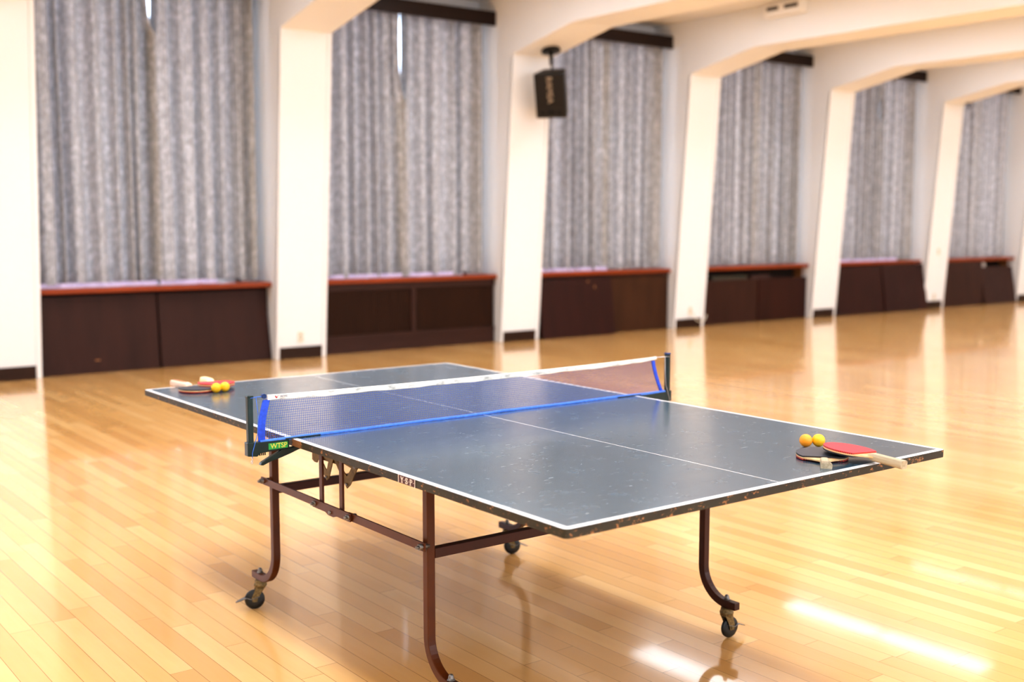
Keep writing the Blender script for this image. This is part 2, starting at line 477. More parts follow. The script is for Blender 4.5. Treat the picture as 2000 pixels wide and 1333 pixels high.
# windows: sill, frame, glass
def sill_mb(w):
    b = MB(); b.box(0.003, w - .003, 7.815, 8.2, .778, .83); return b
def window(k):
    xa, xb = XR(k), XL(k + 1); w = xb - xa
    t = thing('window_%d' % (k + 3), 'window ' + bayname(k) + ' hidden behind the closed curtains, with a varnished brown sill', 'window', (xa, 0, 0), kind='structure')
    sill_mb(w).build('window_sill', M['sill'], t, bevel=.008, label='glossy orange brown wooden sill')
    b = MB()
    x0, x1 = .06, w - .18
    for a in ((x0, x0 + .05, .83, 3.93), (x1 - .05, x1, .83, 3.93), (x0, x1, .83, .89), (x0, x1, 3.87, 3.93), ((x0 + x1) / 2 - .03, (x0 + x1) / 2 + .03, .83, 3.93)):
        b.box(a[0], a[1], 8.22, 8.27, a[2], a[3])
    b.build('window_frame', M['aluminium'], t)
    b = MB(); b.box(x0, x1, 8.243, 8.249, .85, 3.91)
    b.build('pane', M['glass'], t)

# curtains
def curtain_panel(x0, x1, seed, gap=None, kick=False, ztop=3.86, zb=.848):
    """x0..x1 hung at y ~ 8.0. gap: ('L' or 'R', z0, z1, width) pulls that edge back"""
    rnd = random.Random(seed)
    nx, nz = max(40, int((x1 - x0) / .0085)), 26
    w = x1 - x0
    # pleat phase grows irregularly
    ph = [0]
    f = rnd.uniform(.15, .2)
    for i in range(nx):
        if rnd.random() < .05: f = rnd.uniform(.10, .30)
        ph.append(ph[-1] + 2 * PI / f * (w / nx))
    s1, s2, s3 = rnd.uniform(0, 6), rnd.uniform(0, 6), rnd.uniform(0, 6)
    bm = bmesh.new(); V = []
    for j in range(nz + 1):
        tz = j / nz
        z = zb + (ztop - zb) * tz
        row = []
        for i in range(nx + 1):
            u = i / nx
            x = x0 + w * u + .012 * math.sin(ph[i] * .5 + s1 + 1.2 * tz)
            amp = .052 * (1 - .2 * tz)
            wob = .5 * math.sin(1.5 * tz + s2 + u * 4)
            y = 7.955 + .135 * (1 - .2 * tz) * (.5 + .5 * math.sin(ph[i] + wob)) ** 2.2 + .012 * math.sin(2 * ph[i] + s1) - .012 * math.sin(2.3 * ph[i] + s3 + tz) * tz - .012 * math.sin(.43 * ph[i] + s2)
            x -= .30 * amp * math.cos(ph[i] + wob) * (.5 + .5 * math.sin(ph[i] + wob))
            zz = z
            de = min(1, min(u, 1 - u) * w / .12); x = x0 + w * u + (x - x0 - w * u) * de
            if gap:
                side, g0, g1, gw = gap
                if g0 < z < g1 + .3:
                    s = math.sin(PI * min(1, max(0, (z - g0) / (g1 + .3 - g0)))) ** .2 * gw
                    e = max(0, 1 - ((u * w) if side == 'L' else ((1 - u) * w)) / .18)
                    x += s * e * (1 if side == 'L' else -1)
            if kick:
                e = max(0, 1 - abs(u * w - .09) / .11) * max(0, 1 - (z - zb) / .62)
                y -= .20 * e; zz -= .055 * max(0, e - .5) * 2 * 0.9
                e2 = max(0, 1 - u * w / .05) * max(0, 1 - (z - zb) / .7)
                x += .12 * e2
            if j == 0: zz += .010 * math.sin(ph[i] * .37 + s1)
            row.append(bm.verts.new((x, min(y, 8.12), zz)))
        V.append(row)
    for j in range(nz):
        for i in range(nx):
            f_ = bm.faces.new((V[j][i], V[j][i + 1], V[j + 1][i + 1], V[j + 1][i])); f_.smooth = True
    me = bpy.data.meshes.new('curtain'); bm.to_mesh(me); bm.free(); me.materials.append(M['curtain'])
    o = bpy.data.objects.new('curtain', me); COL.objects.link(o)
    return o
SPLIT = {0: 1.71, 1: 4.595, 2: 7.75, 3: 10.7, 4: 13.69, 5: 16.6}
GAP = {0: (3.36, 3.75, .074), 1: (2.90, 3.75, .086), 4: (3.08, 3.2, .078)}
def curtains(k):
    xa, xb = XR(k) + .015, XL(k + 1) - .10
    sp = SPLIT.get(k, (xa + xb) / 2)
    g = GAP.get(k)
    a = curtain_panel(xa, sp + .05, 10 + k, ('R',) + g if g else None, kick=(k == 3), zb={0: .872, 2: .862, 4: .87}.get(k, .848))
    c = curtain_panel(sp - .04, xb, 40 + k, ('L',) + g if g else None, zb={0: .866, 1: .856}.get(k, .846))
    ex = {0: ', with a thin bright slit at the top where they part', 1: ', with a long bright slit at its upper edge', 3: ', its bottom corner flopping over the sill'}
    tag(a, 'grey patterned curtain, left half ' + bayname(k) + (', corner over the sill' if k == 3 else ''), 'curtain', 'grey floor-shy curtains' if False else None)
    tag(c, 'grey patterned curtain, right half ' + bayname(k), 'curtain')
    for pan, kk, u0, u1 in ((a, (0, 1, 2, 4), xa, sp), (c, (0, 1, 4), sp + .03, xb - .45)):  # pale lilac strip added between some curtain hems and the sill
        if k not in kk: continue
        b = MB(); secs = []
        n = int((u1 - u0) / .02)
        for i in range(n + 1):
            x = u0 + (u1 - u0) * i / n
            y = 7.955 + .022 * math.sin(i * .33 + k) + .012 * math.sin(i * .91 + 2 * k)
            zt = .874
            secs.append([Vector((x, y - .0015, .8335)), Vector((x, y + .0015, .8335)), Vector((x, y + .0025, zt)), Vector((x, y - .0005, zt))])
        b.strip(secs); b.build('hem_strip', M['hem_strip'], pan, label='pale lilac strip under the hem')
    for o in (a, c): o['group'] = 'grey patterned curtains along the window wall'
def pelmet(k):
    xa, xb = XR(k) + .002, XL(k + 1) - .002
    b = MB()
    b.box(xa, xb, 7.835, 7.86, 3.785, 3.95); b.box(xa, xb, 7.86, 8.19, 3.93, 3.95)
    o = b.build('curtain_pelmet', M['pelmet'], bevel=.003)
    tag(o, 'dark brown wooden pelmet board over the curtains ' + bayname(k), 'pelmet', 'dark pelmets over the curtains')

for k in range(-1, 7):
    window(k); curtains(k); pelmet(k)

# low cabinets, grilles and leaning boards under the sills
def carcass(k, label, tan=False, back=8.1):
    xa, xb = XR(k) + .004, XL(k + 1) - .004
    t = thing('radiator_cabinet', label, 'cabinet', (xa, 0, 0), group='low dark cabinets under the window sills')
    w = xb - xa
    b = MB(); b.box(.02, w - .02, back, back + .02, 0, .776); b.build('back_panel', M['dark'], t)
    b = MB(); b.box(0, .02, 7.94, back + .02, 0, .776); b.build('side_panel', M['tan_in' if tan else 'dark'], t)
    b = MB(); b.box(w - .02, w, 7.94, back + .02, 0, .776); b.build('side_panel', M['tan_in' if tan else 'dark'], t)
    return t, w
def slatted(t, xa, xb, z0, z1, y, n, nm='slat_panel'):
    """vertical slats inside a frame"""
    b = MB()
    p = (xb - xa) / n
    for i in range(n):
        b.box(xa + i * p + p * .22, xa + (i + 1) * p - p * .22, y, y + .014, z0, z1)
    b.build(nm, M['slat'], t)
def lean_board(x0, x1, yb, yt, h, mat, label, skew=0, thick=.018, marks=None, rot=0):
    t = None
    b = MB()
    b.hexa([(x0, yb, 0.001), (x1, yb, 0.001), (x1, yb + thick, 0.001), (x0, yb + thick, 0.001),
            (x0, yt, h), (x1 + skew, yt, h), (x1 + skew, yt + thick, h), (x0, yt + thick, h)])
    if marks:
        b.mi = 1
        for mx, mz, mw, mh in marks:
            yy = yb + (yt - yb) * mz / h
            b.box(mx - mw / 2, mx + mw / 2, yy - .0015, yy + .001, mz - mh / 2, mz + mh / 2)
    o = b.build('cover_board', [mat, M['tan_in']], bevel=.004)
    tag(o, label, 'board', 'boards standing under the window sills')
    return o

carcass(0, 'dark low cabinet under the sill of the leftmost bay, behind two leaning boards')
lean_board(XR(0) + .02, 1.668, 7.845, 7.90, .752, M['board'], 'dark brown board leaning left of the seam in the leftmost bay', marks=[(1.06, .125, .05, .012)])
lean_board(1.69, XL(1) - .005, 7.845, 7.92, .752, M['board'], 'dark brown board leaning right of the seam in the leftmost bay', skew=-.03)

t, w = carcass(1, 'dark slatted radiator cabinet with two vertical-slat grilles in the second bay')
b = MB(); b.box(.02, w - .02, 7.845, 7.875, .70, .776); b.build('top_rail', M['rail'], t)
b = MB(); b.box(.02, w - .02, 7.845, 7.875, .15, .20); b.box(.02, w - .02, 7.855, 7.875, 0, .15); b.build('bottom_rail', M['rail'], t)
b = MB(); b.box(w / 2 - .03, w / 2 + .03, 7.84, 7.875, .2, .70); b.build('mullion', M['rail'], t)
slatted(t, .02, w / 2 - .03, .2, .70, 7.857, 46); slatted(t, w / 2 + .03, w - .02, .2, .70, 7.857, 46)

t, w = carcass(2, 'low cabinet with a flat tan-brown front behind the reddish board in the third bay')
b = MB(); b.box(.02, w - .02, 7.85, 7.87, .0, .74); b.build('front_panel', M['board_tan'], t, bevel=.003)
b = MB(); b.box(.02, w - .02, 7.845, 7.875, .745, .776); b.build('top_rail', M['rail'], t)
lean_board(XR(2) + .03, 7.70, 7.70, 7.79, .742, M['board_red'], 'dark reddish board with pale scuffs leaning in the third bay',
           marks=[(7.29, .70, .035, .02), (7.40, .62, .022, .05)])

t, w = carcass(3, 'dark low cabinet with an open gap below the sill in the fourth bay', tan=True)
b = MB(); b.box(.03, w / 2 + .06, 7.85, 7.872, .01, .60); b.build('door', M['board'], t, bevel=.003)
b = MB(); b.box(.03, w / 2 + .06, 7.845, 7.88, .60, .635); b.build('door_rail', M['rail'], t)
b = MB(); b.box(w / 2 + .07, w - .02, 7.84, 7.862, .01, .635); b.build('door', M['board_red'], t, bevel=.003)
b = MB(); b.box(.02, w - .02, 7.85, 8.1, 0, .01); b.build('plinth', M['rail'], t)
b = MB(); b.box(0, .75, 0, .12, 0, .09)
o = b.build('storage_box', simple('grey_green_card', S(70, 66, 54), .7), bevel=.006, loc=(XR(3) + .32, 7.90, .60)); tag(o, 'dull greenish grey long box lying in the open gap of the fourth bay', 'box')
b = MB(); b.box(0, .42, 0, .10, 0, .085)
o = b.build('storage_box', simple('brown_card', S(74, 48, 42), .7), bevel=.006, loc=(XR(3) + 1.16, 7.90, .60)); tag(o, 'brownish short box right of the grey box in the fourth bay gap', 'box')

carcass(4, 'dark low cabinet under the sill of the fifth bay, behind two reddish boards')
lean_board(XR(4) + .01, 13.60, 7.70, 7.79, .758, M['board_red'], 'reddish black board leaning left of the seam in the fifth bay')
lean_board(13.62, XL(5) + .035, 7.68, 7.79, .772, M['board_red'], 'reddish black board leaning right in the fifth bay, overlapping the pillar foot', skew=-.02)

t, w = carcass(5, 'dark low cabinet with a gap at its upper right in the rightmost bay', tan=True)
lean_board(XR(5) + .01, 16.62, 7.75, 7.80, .765, M['board'], 'near-black board standing on the left in the rightmost bay')
lean_board(16.64, XL(6) - .03, 7.72, 7.83, .665, M['board'], 'shorter dark board leaning on the right in the rightmost bay', skew=-.03)
b = MB(); b.lathe([(.001, 0), (.055, 0), (.06, .02), (.05, .05), (.001, .055)], n=20, caps=False)
o = b.build('round_gauge', M['white_metal'], loc=(16.86, 7.95, .69), rot=(PI / 2, 0, 0)); tag(o, 'small pale round fitting above the shorter board in the rightmost bay', 'fitting')
for k in (-1, 6):
    carcass(k, 'dark low cabinet under the sill outside the photo')
    lean_board(XR(k) + .02, XL(k + 1) - .02, 7.8, 7.85, .75, M['board'], 'dark board leaning under the sill outside the photo')

# outlets on the pillars
def outlet(x, z, label, w=.065, h=.11):
    t = thing('wall_outlet', label, 'outlet', (x, fy(z) + .014, z), group='outlets and switches on the pillars')
    b = MB(); b.box(-w / 2, w / 2, -.010, 0, -h / 2, h / 2); b.build('cover_plate', M['ivory'], t, bevel=.003)
    for dz in (-.02, .02):
        b = MB(); b.box(-.009, .009, -.0115, -.009, dz - .009, dz + .009)
        b.build('socket', M['slot'], t, bevel=.002)
outlet(3.175, .235, 'small ivory socket plate low on the pillar right of the leftmost bay')
outlet(9.14, .235, 'small ivory socket plate with a white cord on the pillar right of the third bay')
outlet(15.07, .20, 'ivory socket plate low on the pillar left of the rightmost bay')
outlet(15.07, .97, 'ivory switch plate at sill height on the pillar left of the rightmost bay')
b = MB(); b.tube([(9.16, 7.72, .23), (9.17, 7.70, .16), (9.22, 7.69, .10), (9.32, 7.69, .075), (9.40, 7.70, .11), (9.44, 7.72, .17)], .006, 8)
tag(b.build('power_cord', M['ivory']), 'thin white cord sagging from the socket across the pillar foot', 'cord')

def area(name, loc, rot, sx, sy, power, col):
    L = bpy.data.lights.new(name, 'AREA'); L.shape = 'RECTANGLE'; L.size = sx; L.size_y = sy; L.energy = power; L.color = col
    o = bpy.data.objects.new(name, L); COL.objects.link(o); o.location = loc; o.rotation_euler = rot; return o
# ceiling fixtures
def fixture():
    t = thing('ceiling_light', 'long recessed ceiling light panel between two beams', 'ceiling light', group='ceiling light panels between the beams')
    L, W = 3.1, .46
    b = MB()
    for a in ((-W / 2 - .03, -W / 2, -L / 2 - .03, L / 2 + .03), (W / 2, W / 2 + .03, -L / 2 - .03, L / 2 + .03),
              (-W / 2, W / 2, -L / 2 - .03, -L / 2), (-W / 2, W / 2, L / 2, L / 2 + .03), (-W / 2, W / 2, -.02, .02)):
        b.box(*a, -.035, 0)
    b.build('light_frame', M['white_metal'], t)
    b = MB(); b.box(-W / 2, W / 2, -L / 2, L / 2, -.02, -.012); b.build('diffuser', M['diffuser'], t)
    return t
fx = fixture(); first = True
for k in range(-3, 8):
    xc = XR(k) + (PITCH - CW) / 2
    if xc > ROOMX1 - .5: continue
    for yc in (5.55, 1.6, -2.4):
        if first: o = fx; first = False
        else: o = copy_tree(fx)
        o.location = (xc, yc, CEIL)
        lamp = area('panel_lamp', (xc, yc, CEIL - .045), (0, 0, 0), .44, 3.05, 40, (.875, .93, 1.0))
        lamp.data.spread = math.radians(105)

# air vent on the beam and small ceiling parts
t = thing('air_vent', 'white box vent with two dark slots on the beam near the top edge', 'vent', (XL(3), 5.9, 4.02))
b = MB(); b.box(-.12, 0, -.28, .28, -.07, .09); b.build('housing', M['white_metal'], t, bevel=.008)
b = MB(); b.box(-.124, -.118, -.235, -.03, .0, .045); b.box(-.124, -.118, .06, .235, .0, .045); b.build('slots', M['slot'], t)
b = MB(); b.lathe([(.001, 0), (.035, 0), (.03, -.02), (.012, -.03), (.012, -.05), (.001, -.05)], n=16, caps=False)
tag(b.build('sprinkler_head', M['white_metal'], loc=(8.1, 7.3, CEIL)), 'tiny round sprinkler on the ceiling of the third bay', 'sprinkler')
b = MB(); b.lathe([(.001, 0), (.045, 0), (.045, -.012), (.001, -.012)], n=16, caps=False); b.tube([(0, 0, -.01), (0, 0, -.06), (.03, 0, -.09), (.05, 0, -.06)], .012, 8)
tag(b.build('ceiling_hook', M['spk'], loc=(XR(5) - .05, 7.40, 3.44)), 'small dark hook at the top right corner of the fifth pillar', 'hook')

# loudspeaker hung from the haunch of pillar 2
t = thing('loudspeaker', 'black box loudspeaker hanging from the beam haunch by a short rod', 'loudspeaker', (6.20, 7.22, 3.45))
b = MB(); b.lathe([(.001, .04), (.10, .03), (.115, .0), (.11, -.015), (.001, -.018)], n=28, caps=False, M=Matrix.Rotation(math.radians(-12), 4, 'X')); b.build('mounting_plate', M['spk'], t)
b = MB(); b.cyl((0, 0, 0), (.01, 0, -.16), .022); b.cyl((.01, 0, -.14), (.02, 0, -.24), .013); b.build('mounting_rod', M['spk'], t)
# cabinet: front normal toward camera-left, tilted down
nrm = Vector((-.80, -.60, 0)); tilt = math.radians(18)
Rz = Matrix.Rotation(math.atan2(nrm.y, nrm.x) + PI / 2, 4, 'Z')     # local -y -> normal
Mx = Matrix.Translation((.03, .0, -.485)) @ Rz @ Matrix.Rotation(-tilt, 4, 'X').inverted()
hw, hh = .185, .26
b = MB()
b.prism([(-hw, -.14), (hw, -.14), (hw * .72, .16), (-hw * .72, .16)], -hh, hh, lambda p, q, z: Mx @ Vector((p, q, z)))
cab = b.build('speaker_cabinet', M['spk'], t, bevel=.012)
b = MB(); b.box(-hw + .012, hw - .012, -.150, -.139, -.14, hh - .014, Mx); b.build('speaker_grille', M['spk_grille'], t, bevel=.004)
for dx in (-.10, .10):
    b = MB(); b.lathe([(.034, 0), (.034, .006)], M=Mx @ Matrix.Translation((dx, -.139, -.195)) @ Matrix.Rotation(PI / 2, 4, 'X'))
    b.build('bass_port', M['spk_dark'], t)
b = MB(); b.box(-.05, .05, -.147, -.139, -.235, -.155, Mx); b.build('horn', M['spk_dark'], t, bevel=.003)
b = MB(); b.box(-.035, .035, -.146, -.139, -.256, -.246, Mx); b.build('name_strip', M['spk_side'], t)
text_mesh('lettering', 'RAMSA', .098, M['badge'], t, Mx @ Matrix.Translation((-.0, -.1515, .07)) @ Matrix.Rotation(PI / 2, 4, 'X') @ Matrix.Rotation(-PI / 2, 4, 'Z'), .001)

# ------------------------------------------------------------------ table
TBL = thing('ping_pong_table', 'dark green ping pong table with white lines on a brown steel frame', 'table')
def rounded_rect(x0, x1, y0, y1, rs, n=5):
    """rs radii for corners (x0y0, x1y0, x1y1, x0y1)"""
    out = []
    cs = [(x0, y0, PI), (x1, y0, 1.5 * PI), (x1, y1, 0), (x0, y1, .5 * PI)]
    for (cx, cy, a0), r in zip(cs, rs):
        sx = 1 if cx == x0 else -1; sy = 1 if cy == y0 else -1
        if r < 1e-5: out.append((cx, cy)); continue
        for i in range(n + 1):
            a = a0 + PI / 2 * i / n
            out.append((cx + sx * r + r * math.cos(a), cy + sy * r + r * math.sin(a)))
    return out
for (y0, y1, rs) in ((-1.37, -.0015, (.016, .016, .003, .003)), (.0015, 1.37, (.003, .003, .016, .016))):
    b = MB()
    poly = rounded_rect(-.7625, .7625, y0, y1, rs)
    b.prism(poly, .738, .762, lambda p, q, z: Vector((p, q, z)))
    for f in b.bm.faces:
        f.normal_update()
        f.material_index = 0 if (f.calc_center_median().z > .7615) else 1
    b.build('tabletop', [M['top'], M['edge']], TBL, bevel=.002)
# under frame battens
b = MB()
for y0, y1 in ((-1.30, -.06), (.06, 1.30)):
    b.box(-.69, -.665, y0, y1, .715, .738); b.box(.665, .69, y0, y1, .715, .738)
    b.box(-.665, .665, y0, y0 + .03, .715, .738); b.box(-.665, .665, y1 - .03, y1, .715, .738)
b.build('under_batten', M['dark'], TBL)

HW = .0135
def leg_mb(y0, yend, sgn, R=.115, ztop=.738, zf=.126):
    """square tube running down then curving out to the foot"""
    path = [(y0, ztop)] + [(y0, z) for z in (.6, .45, .35)]
    zc = zf + R
    n = 12
    for i in range(n + 1):
        a = PI / 2 * i / n
        path.append((y0 + sgn * (R - R * math.cos(a)), zc - R * math.sin(a)))
    path.append((yend, zf))
    secs = []
    for i, (y, z) in enumerate(path):
        a = path[max(i - 1, 0)]; c = path[min(i + 1, len(path) - 1)]
        d = Vector((0, c[0] - a[0], c[1] - a[1])).normalized()
        nn = Vector((0, -d.z, d.y))
        P = Vector((0, y, z))
        secs.append([P + Vector((-HW, 0, 0)) + nn * HW, P + Vector((HW, 0, 0)) + nn * HW, P + Vector((HW, 0, 0)) - nn * HW, P + Vector((-HW, 0, 0)) - nn * HW])
    b = MB(); b.strip(secs); return b
def caster(parent, x, y, ang, lever=1, trail=.022):
    """children of the leg; ang = direction of trail (world)"""
    Mz = Matrix.Translation((x, y, 0)) @ Matrix.Rotation(ang, 4, 'Z')   # local +x = trail direction
    b = MB()
    prof = [(.008, -.0095), (.022, -.0095), (.033, -.007), (.0372, -.003), (.0375, .0), (.0372, .003), (.033, .007), (.022, .0095), (.008, .0095)]
    b.lathe(prof, M=Mz @ Matrix.Translation((trail, 0, .0378)) @ Matrix.Rotation(PI / 2, 4, 'X'), n=32)
    b.build('caster_wheel', M['rubber'], parent)
    b = MB()
    # swivel head
    b.lathe([(.010, .112), (.019, .112), (.021, .106), (.021, .100), (.024, .098), (.024, .090), (.018, .086), (.018, .082)], M=Mz, n=24)
    # fork cheeks
    for s in (-1, 1):
        y0 = s * .0135
        b.prism([(-.018, .088), (.016, .088), (trail + .012, .045), (trail + .009, .030), (trail - .009, .030), (trail - .012, .045)], y0 - .0013, y0 + .0013,
                lambda p, q, tt: Mz @ Vector((p, tt, q)))
    b.prism([(-.018, .084), (.018, .084), (.018, .088), (-.018, .088)], -.0145, .0145, lambda p, q, tt: Mz @ Vector((p, tt, q)))
    b.lathe([(.006, -.019), (.006, .019)], M=Mz @ Matrix.Translation((trail, 0, .0378)) @ Matrix.Rotation(PI / 2, 4, 'X'), n=12)
    b.build('caster_fork', M['rusty'], parent)
    b = MB()
    # brake lever: bent flat strip past the wheel
    pts = [(trail - .018, .050), (trail + .012, .040), (trail + .03, .046), (trail + .052, .037), (trail + .070, .030)]
    secs = []
    for i, (p, q) in enumerate(pts):
        wv = .017 if i < 3 else (.012 if i == 3 else .005)
        secs.append([Mz @ Vector((p, -wv, q)), Mz @ Vector((p, wv, q)), Mz @ Vector((p, wv, q + .0022)), Mz @ Vector((p, -wv, q + .0022))])
    b.strip(secs); b.build('brake_lever', M['steel'], parent)
    b = MB(); b.lathe([(.012, .1395), (.012, .142), (.0085, .142), (.0085, .150), (.006, .156), (.003, .158)], M=Matrix.Translation((x, y, 0)), n=6 * 3)
    b.build('cap_nut', M['steel'], parent)
legs = [(-.61, -.565, -.725, -1, math.radians(-60)), (-.61, .465, .652, 1, math.radians(158)),
        (.56, -.565, -.725, -1, math.radians(-5)), (.56, .465, .650, 1, math.radians(-22))]
for x, y0, ye, sg, ang in legs:
    o = leg_mb(y0, ye, sg).build('leg', M['frame' if x < 0 else 'frame_dark'], TBL, loc=(x, 0, 0), bevel=.003)
    b_y = ye - sg * .048
    tr = .022
    if x > 0 and sg < 0: tr = .015
    e = bpy.data.objects.new
    caster(o, 0, b_y, ang, trail=tr)
# rails
b = MB(); b.box(-.597, .547, -.579, -.552, .475, .505); b.build('cross_rail', M['frame_dark'], TBL, bevel=.002)
b = MB(); b.box(-.597, .547, .452, .479, .472, .502); b.build('cross_rail', M['frame_dark'], TBL, bevel=.002)
for sx, xo in ((-1, -.636), (1, .586)):
    xa, xb = (xo - .003, xo + .003)
    b = MB(); b.box(xa, xb, .075, .515, .5025, .5285); b.build('side_rail', M['frame'], TBL, bevel=.001)
    b = MB(); b.box(xa, xb, -.585, -.132, .5025, .5285); b.build('side_rail', M['frame'], TBL, bevel=.001)
    b = MB(); dx = -.0055 * (1 if sx < 0 else -1)
    b.prism([(.10, .529), (-.16, .529), (-.165, .515), (-.155, .501), (-.07, .501), (-.045, .494), (-.01, .494), (.01, .501), (.10, .501), (.106, .515)],
            xo - .003 + dx, xo + .003 + dx, lambda p, q, tt: Vector((tt, p, q)))
    b.build('hinge_plate', M['frame'], TBL)
    s = -1 if sx < 0 else 1
    for yy, zz in ((.085, .515), (-.145, .515), (-.572, .516), (.497, .516)):
        b = MB()
        xs_ = xo + s * .009
        b.cyl((xo - s * .02, yy, zz), (xs_ + s * .006, yy, zz), .0095, 6); b.cyl((xs_, yy, zz), (xs_ + s * .014, yy, zz), .005, 12)
        b.build('bolt', M['steel'], TBL)
    b = MB(); b.cyl((xo - s * .0, -.025, .506), (xo + s * .014, -.025, .506), .006, 12)
    b.build('bolt', M['steel'], TBL)
    for yy in (.055, -.083):
        b = MB(); b.box(xo - .004 - s * .004, xo + .004 - s * .004, yy - .0105, yy + .0105, .515, .738); b.build('upright', M['frame'], TBL, bevel=.001)
    # folding brackets
    xq = xo + (.045 if sx < 0 else -.045)
    F = lambda p, q, tt: Vector((tt, p, q))
    b = MB()
    b.prism([(.20, .738), (.20, .640), (.185, .634), (.165, .634), (.155, .650), (.02, .652), (-.01, .738)], xq, xq + .003, F)
    b.prism([(.02, .738), (.02, .700), (-.02, .665), (-.10, .655), (-.135, .672), (-.135, .70), (-.11, .738)], xq - .004, xq - .001, F)
    b.build('bracket_plate', M['brass'], TBL)
    b = MB()
    b.prism([(.125, .66), (.145, .66), (.098, .602), (.082, .588), (.065, .600), (.02, .70), (.045, .71), (.082, .622)], xq - .008, xq - .005, F)
    b.build('folding_arm', M['brass'], TBL)
    b = MB()
    b.prism([(.010, .67), (.030, .67), (-.035, .605), (-.058, .586), (-.08, .602), (-.128, .665), (-.108, .682), (-.058, .626)], xq - .008, xq - .005, F)
    b.build('folding_arm', M['brass'], TBL)
    b = MB(); b.cyl((xq - .014, -.118, .672), (xq + .004, -.118, .672), .010, 12); b.cyl((xq - .012, .082, .60), (xq, .082, .60), .004, 10); b.cyl((xq - .012, -.058, .60), (xq, -.058, .60), .004, 10)
    b.build('pivot_pin', M['steel'], TBL)
# the name plate on the table edge
b = MB(); b.box(-.7636, -.7622, -.735, -.648, .7395, .7605)
b.build('name_plate', M['ink_red'], TBL, label='dark red plate with cream letters')
T = lambda yy, zz: Matrix.Translation((-.7638, yy, zz)) @ Matrix.Rotation(-PI / 2, 4, 'Z') @ Matrix.Rotation(PI / 2, 4, 'X')
# cream letters with serifs, built from small strokes: local (p to the right, q up)
def strokes(b, segs, oy, s):
    for (p0, q0, p1, q1, w) in segs:
        d = Vector((p1 - p0, q1 - q0)); L = d.length
        if L == 0: continue
        d /= L; nn = Vector((-d.y, d.x)) * w / 2
        P = [(p0 + nn.x, q0 + nn.y), (p0 - nn.x, q0 - nn.y), (p1 - nn.x, q1 - nn.y), (p1 + nn.x, q1 + nn.y)]
        b.prism([(oy + a * s, .750 + c * s) for a, c in P], -.7644, -.7634, lambda p, q, tt: Vector((tt, -p, q)))
b = MB()
yY = [(-.36, .5, 0, -.08, .22), (.36, .5, 0, -.08, .16), (0, .0, 0, -.5, .2), (-.5, .5, -.2, .5, .09), (.22, .5, .5, .5, .09), (-.22, -.5, .22, -.5, .1)]
yS = [(.3, .3, .1, .48, .12), (.1, .47, -.15, .47, .12), (-.15, .47, -.32, .3, .15), (-.3, .3, -.2, .1, .17), (-.2, .1, .2, -.1, .19), (.2, -.1, .3, -.3, .17), (.3, -.3, .12, -.47, .15), (.12, -.47, -.12, -.47, .12), (-.12, -.47, -.32, -.3, .12), (.32, .5, .32, .2, .08), (-.34, -.5, -.34, -.2, .08)]
yP = [(-.22, .48, -.22, -.5, .2), (-.4, .5, .12, .5, .1), (.12, .48, .3, .35, .13), (.3, .38, .3, .12, .17), (.3, .14, .12, .0, .13), (.12, .0, -.2, .0, .1), (-.42, -.5, 0, -.5, .1)]
dot = [(-.06, 0, .06, 0, .13)]
for seg, oy in ((yY, .668), (dot, .680), (yS, .6915), (dot, .7035), (yP, .7145), (dot, .727)):
    strokes(b, seg, oy, .0155)
b.build('lettering', M['ink_white'], TBL, label='cream serif letters Y S P')
b = MB(); b.box(-.7642, -.7634, -.735, -.7325, .739, .761); b.box(-.7642, -.7634, -.6505, -.648, .739, .761); b.build('plate_border', M['ink_white'], TBL)

# ------------------------------------------------------------------ net
NY = .015
NET = thing('table_tennis_net', 'blue table tennis net with white top tape clamped across the table', 'net', (0, NY, .762))
NZ = .762
# net sheet
def net_left(t): return -.852 - .018 * (1 - t) - .010 * math.sin(PI * t)
def net_right(t): return .868 + .055 * (1 - t) ** 1.8
def top_z(u): return .1485 - .008 * math.sin(PI * u) ** .7
bm = bmesh.new(); uvl = bm.loops.layers.uv.new('UVMap'); nx, nz = 90, 16; V = []
def net_pt(u, t):
    x = net_left(t) + (net_right(t) - net_left(t)) * u
    z = -.004 + (top_z(u) + .004 - .006) * t
    y = .007 * math.sin(PI * t) * math.sin(9 * u) * .4 - .006 * math.sin(PI * t)
    return Vector((x, y, z))
for j in range(nz + 1): V.append([bm.verts.new(net_pt(i / nx, j / nz)) for i in range(nx + 1)])
for j in range(nz):
    for i in range(nx):
        f = bm.faces.new((V[j][i], V[j][i + 1], V[j + 1][i + 1], V[j + 1][i])); f.smooth = True
        for lp, (a, c) in zip(f.loops, ((i, j), (i + 1, j), (i + 1, j + 1), (i, j + 1))):
            lp[uvl].uv = (a / nx * 1.78, c / nz * .15)
me = bpy.data.meshes.new('net_mesh'); bm.to_mesh(me); bm.free(); me.materials.append(M['net'])
o = bpy.data.objects.new('net_mesh', me); COL.objects.link(o); o.parent = NET
# top tape (folded band)
b = MB(); secs = []
for i in range(61):
    u = i / 60; x = net_left(1) + .012 + (net_right(1) + .012 - net_left(1) - .012) * u; z = top_z(u)
    wob = .0012 * math.sin(37 * u) + .0008 * math.sin(91 * u)
    hgt = .0165 if u < .9 else .0165 - .07 * (u - .9)
    secs.append([Vector((x, -.0032, z - hgt + wob)), Vector((x, .0032, z - hgt + wob)), Vector((x, .0030, z - .001)), Vector((x, 0, z + .001)), Vector((x, -.0030, z - .001))])
b.strip(secs); b.build('top_tape', M['tape'], NET, label='worn white tape along the top of the net')
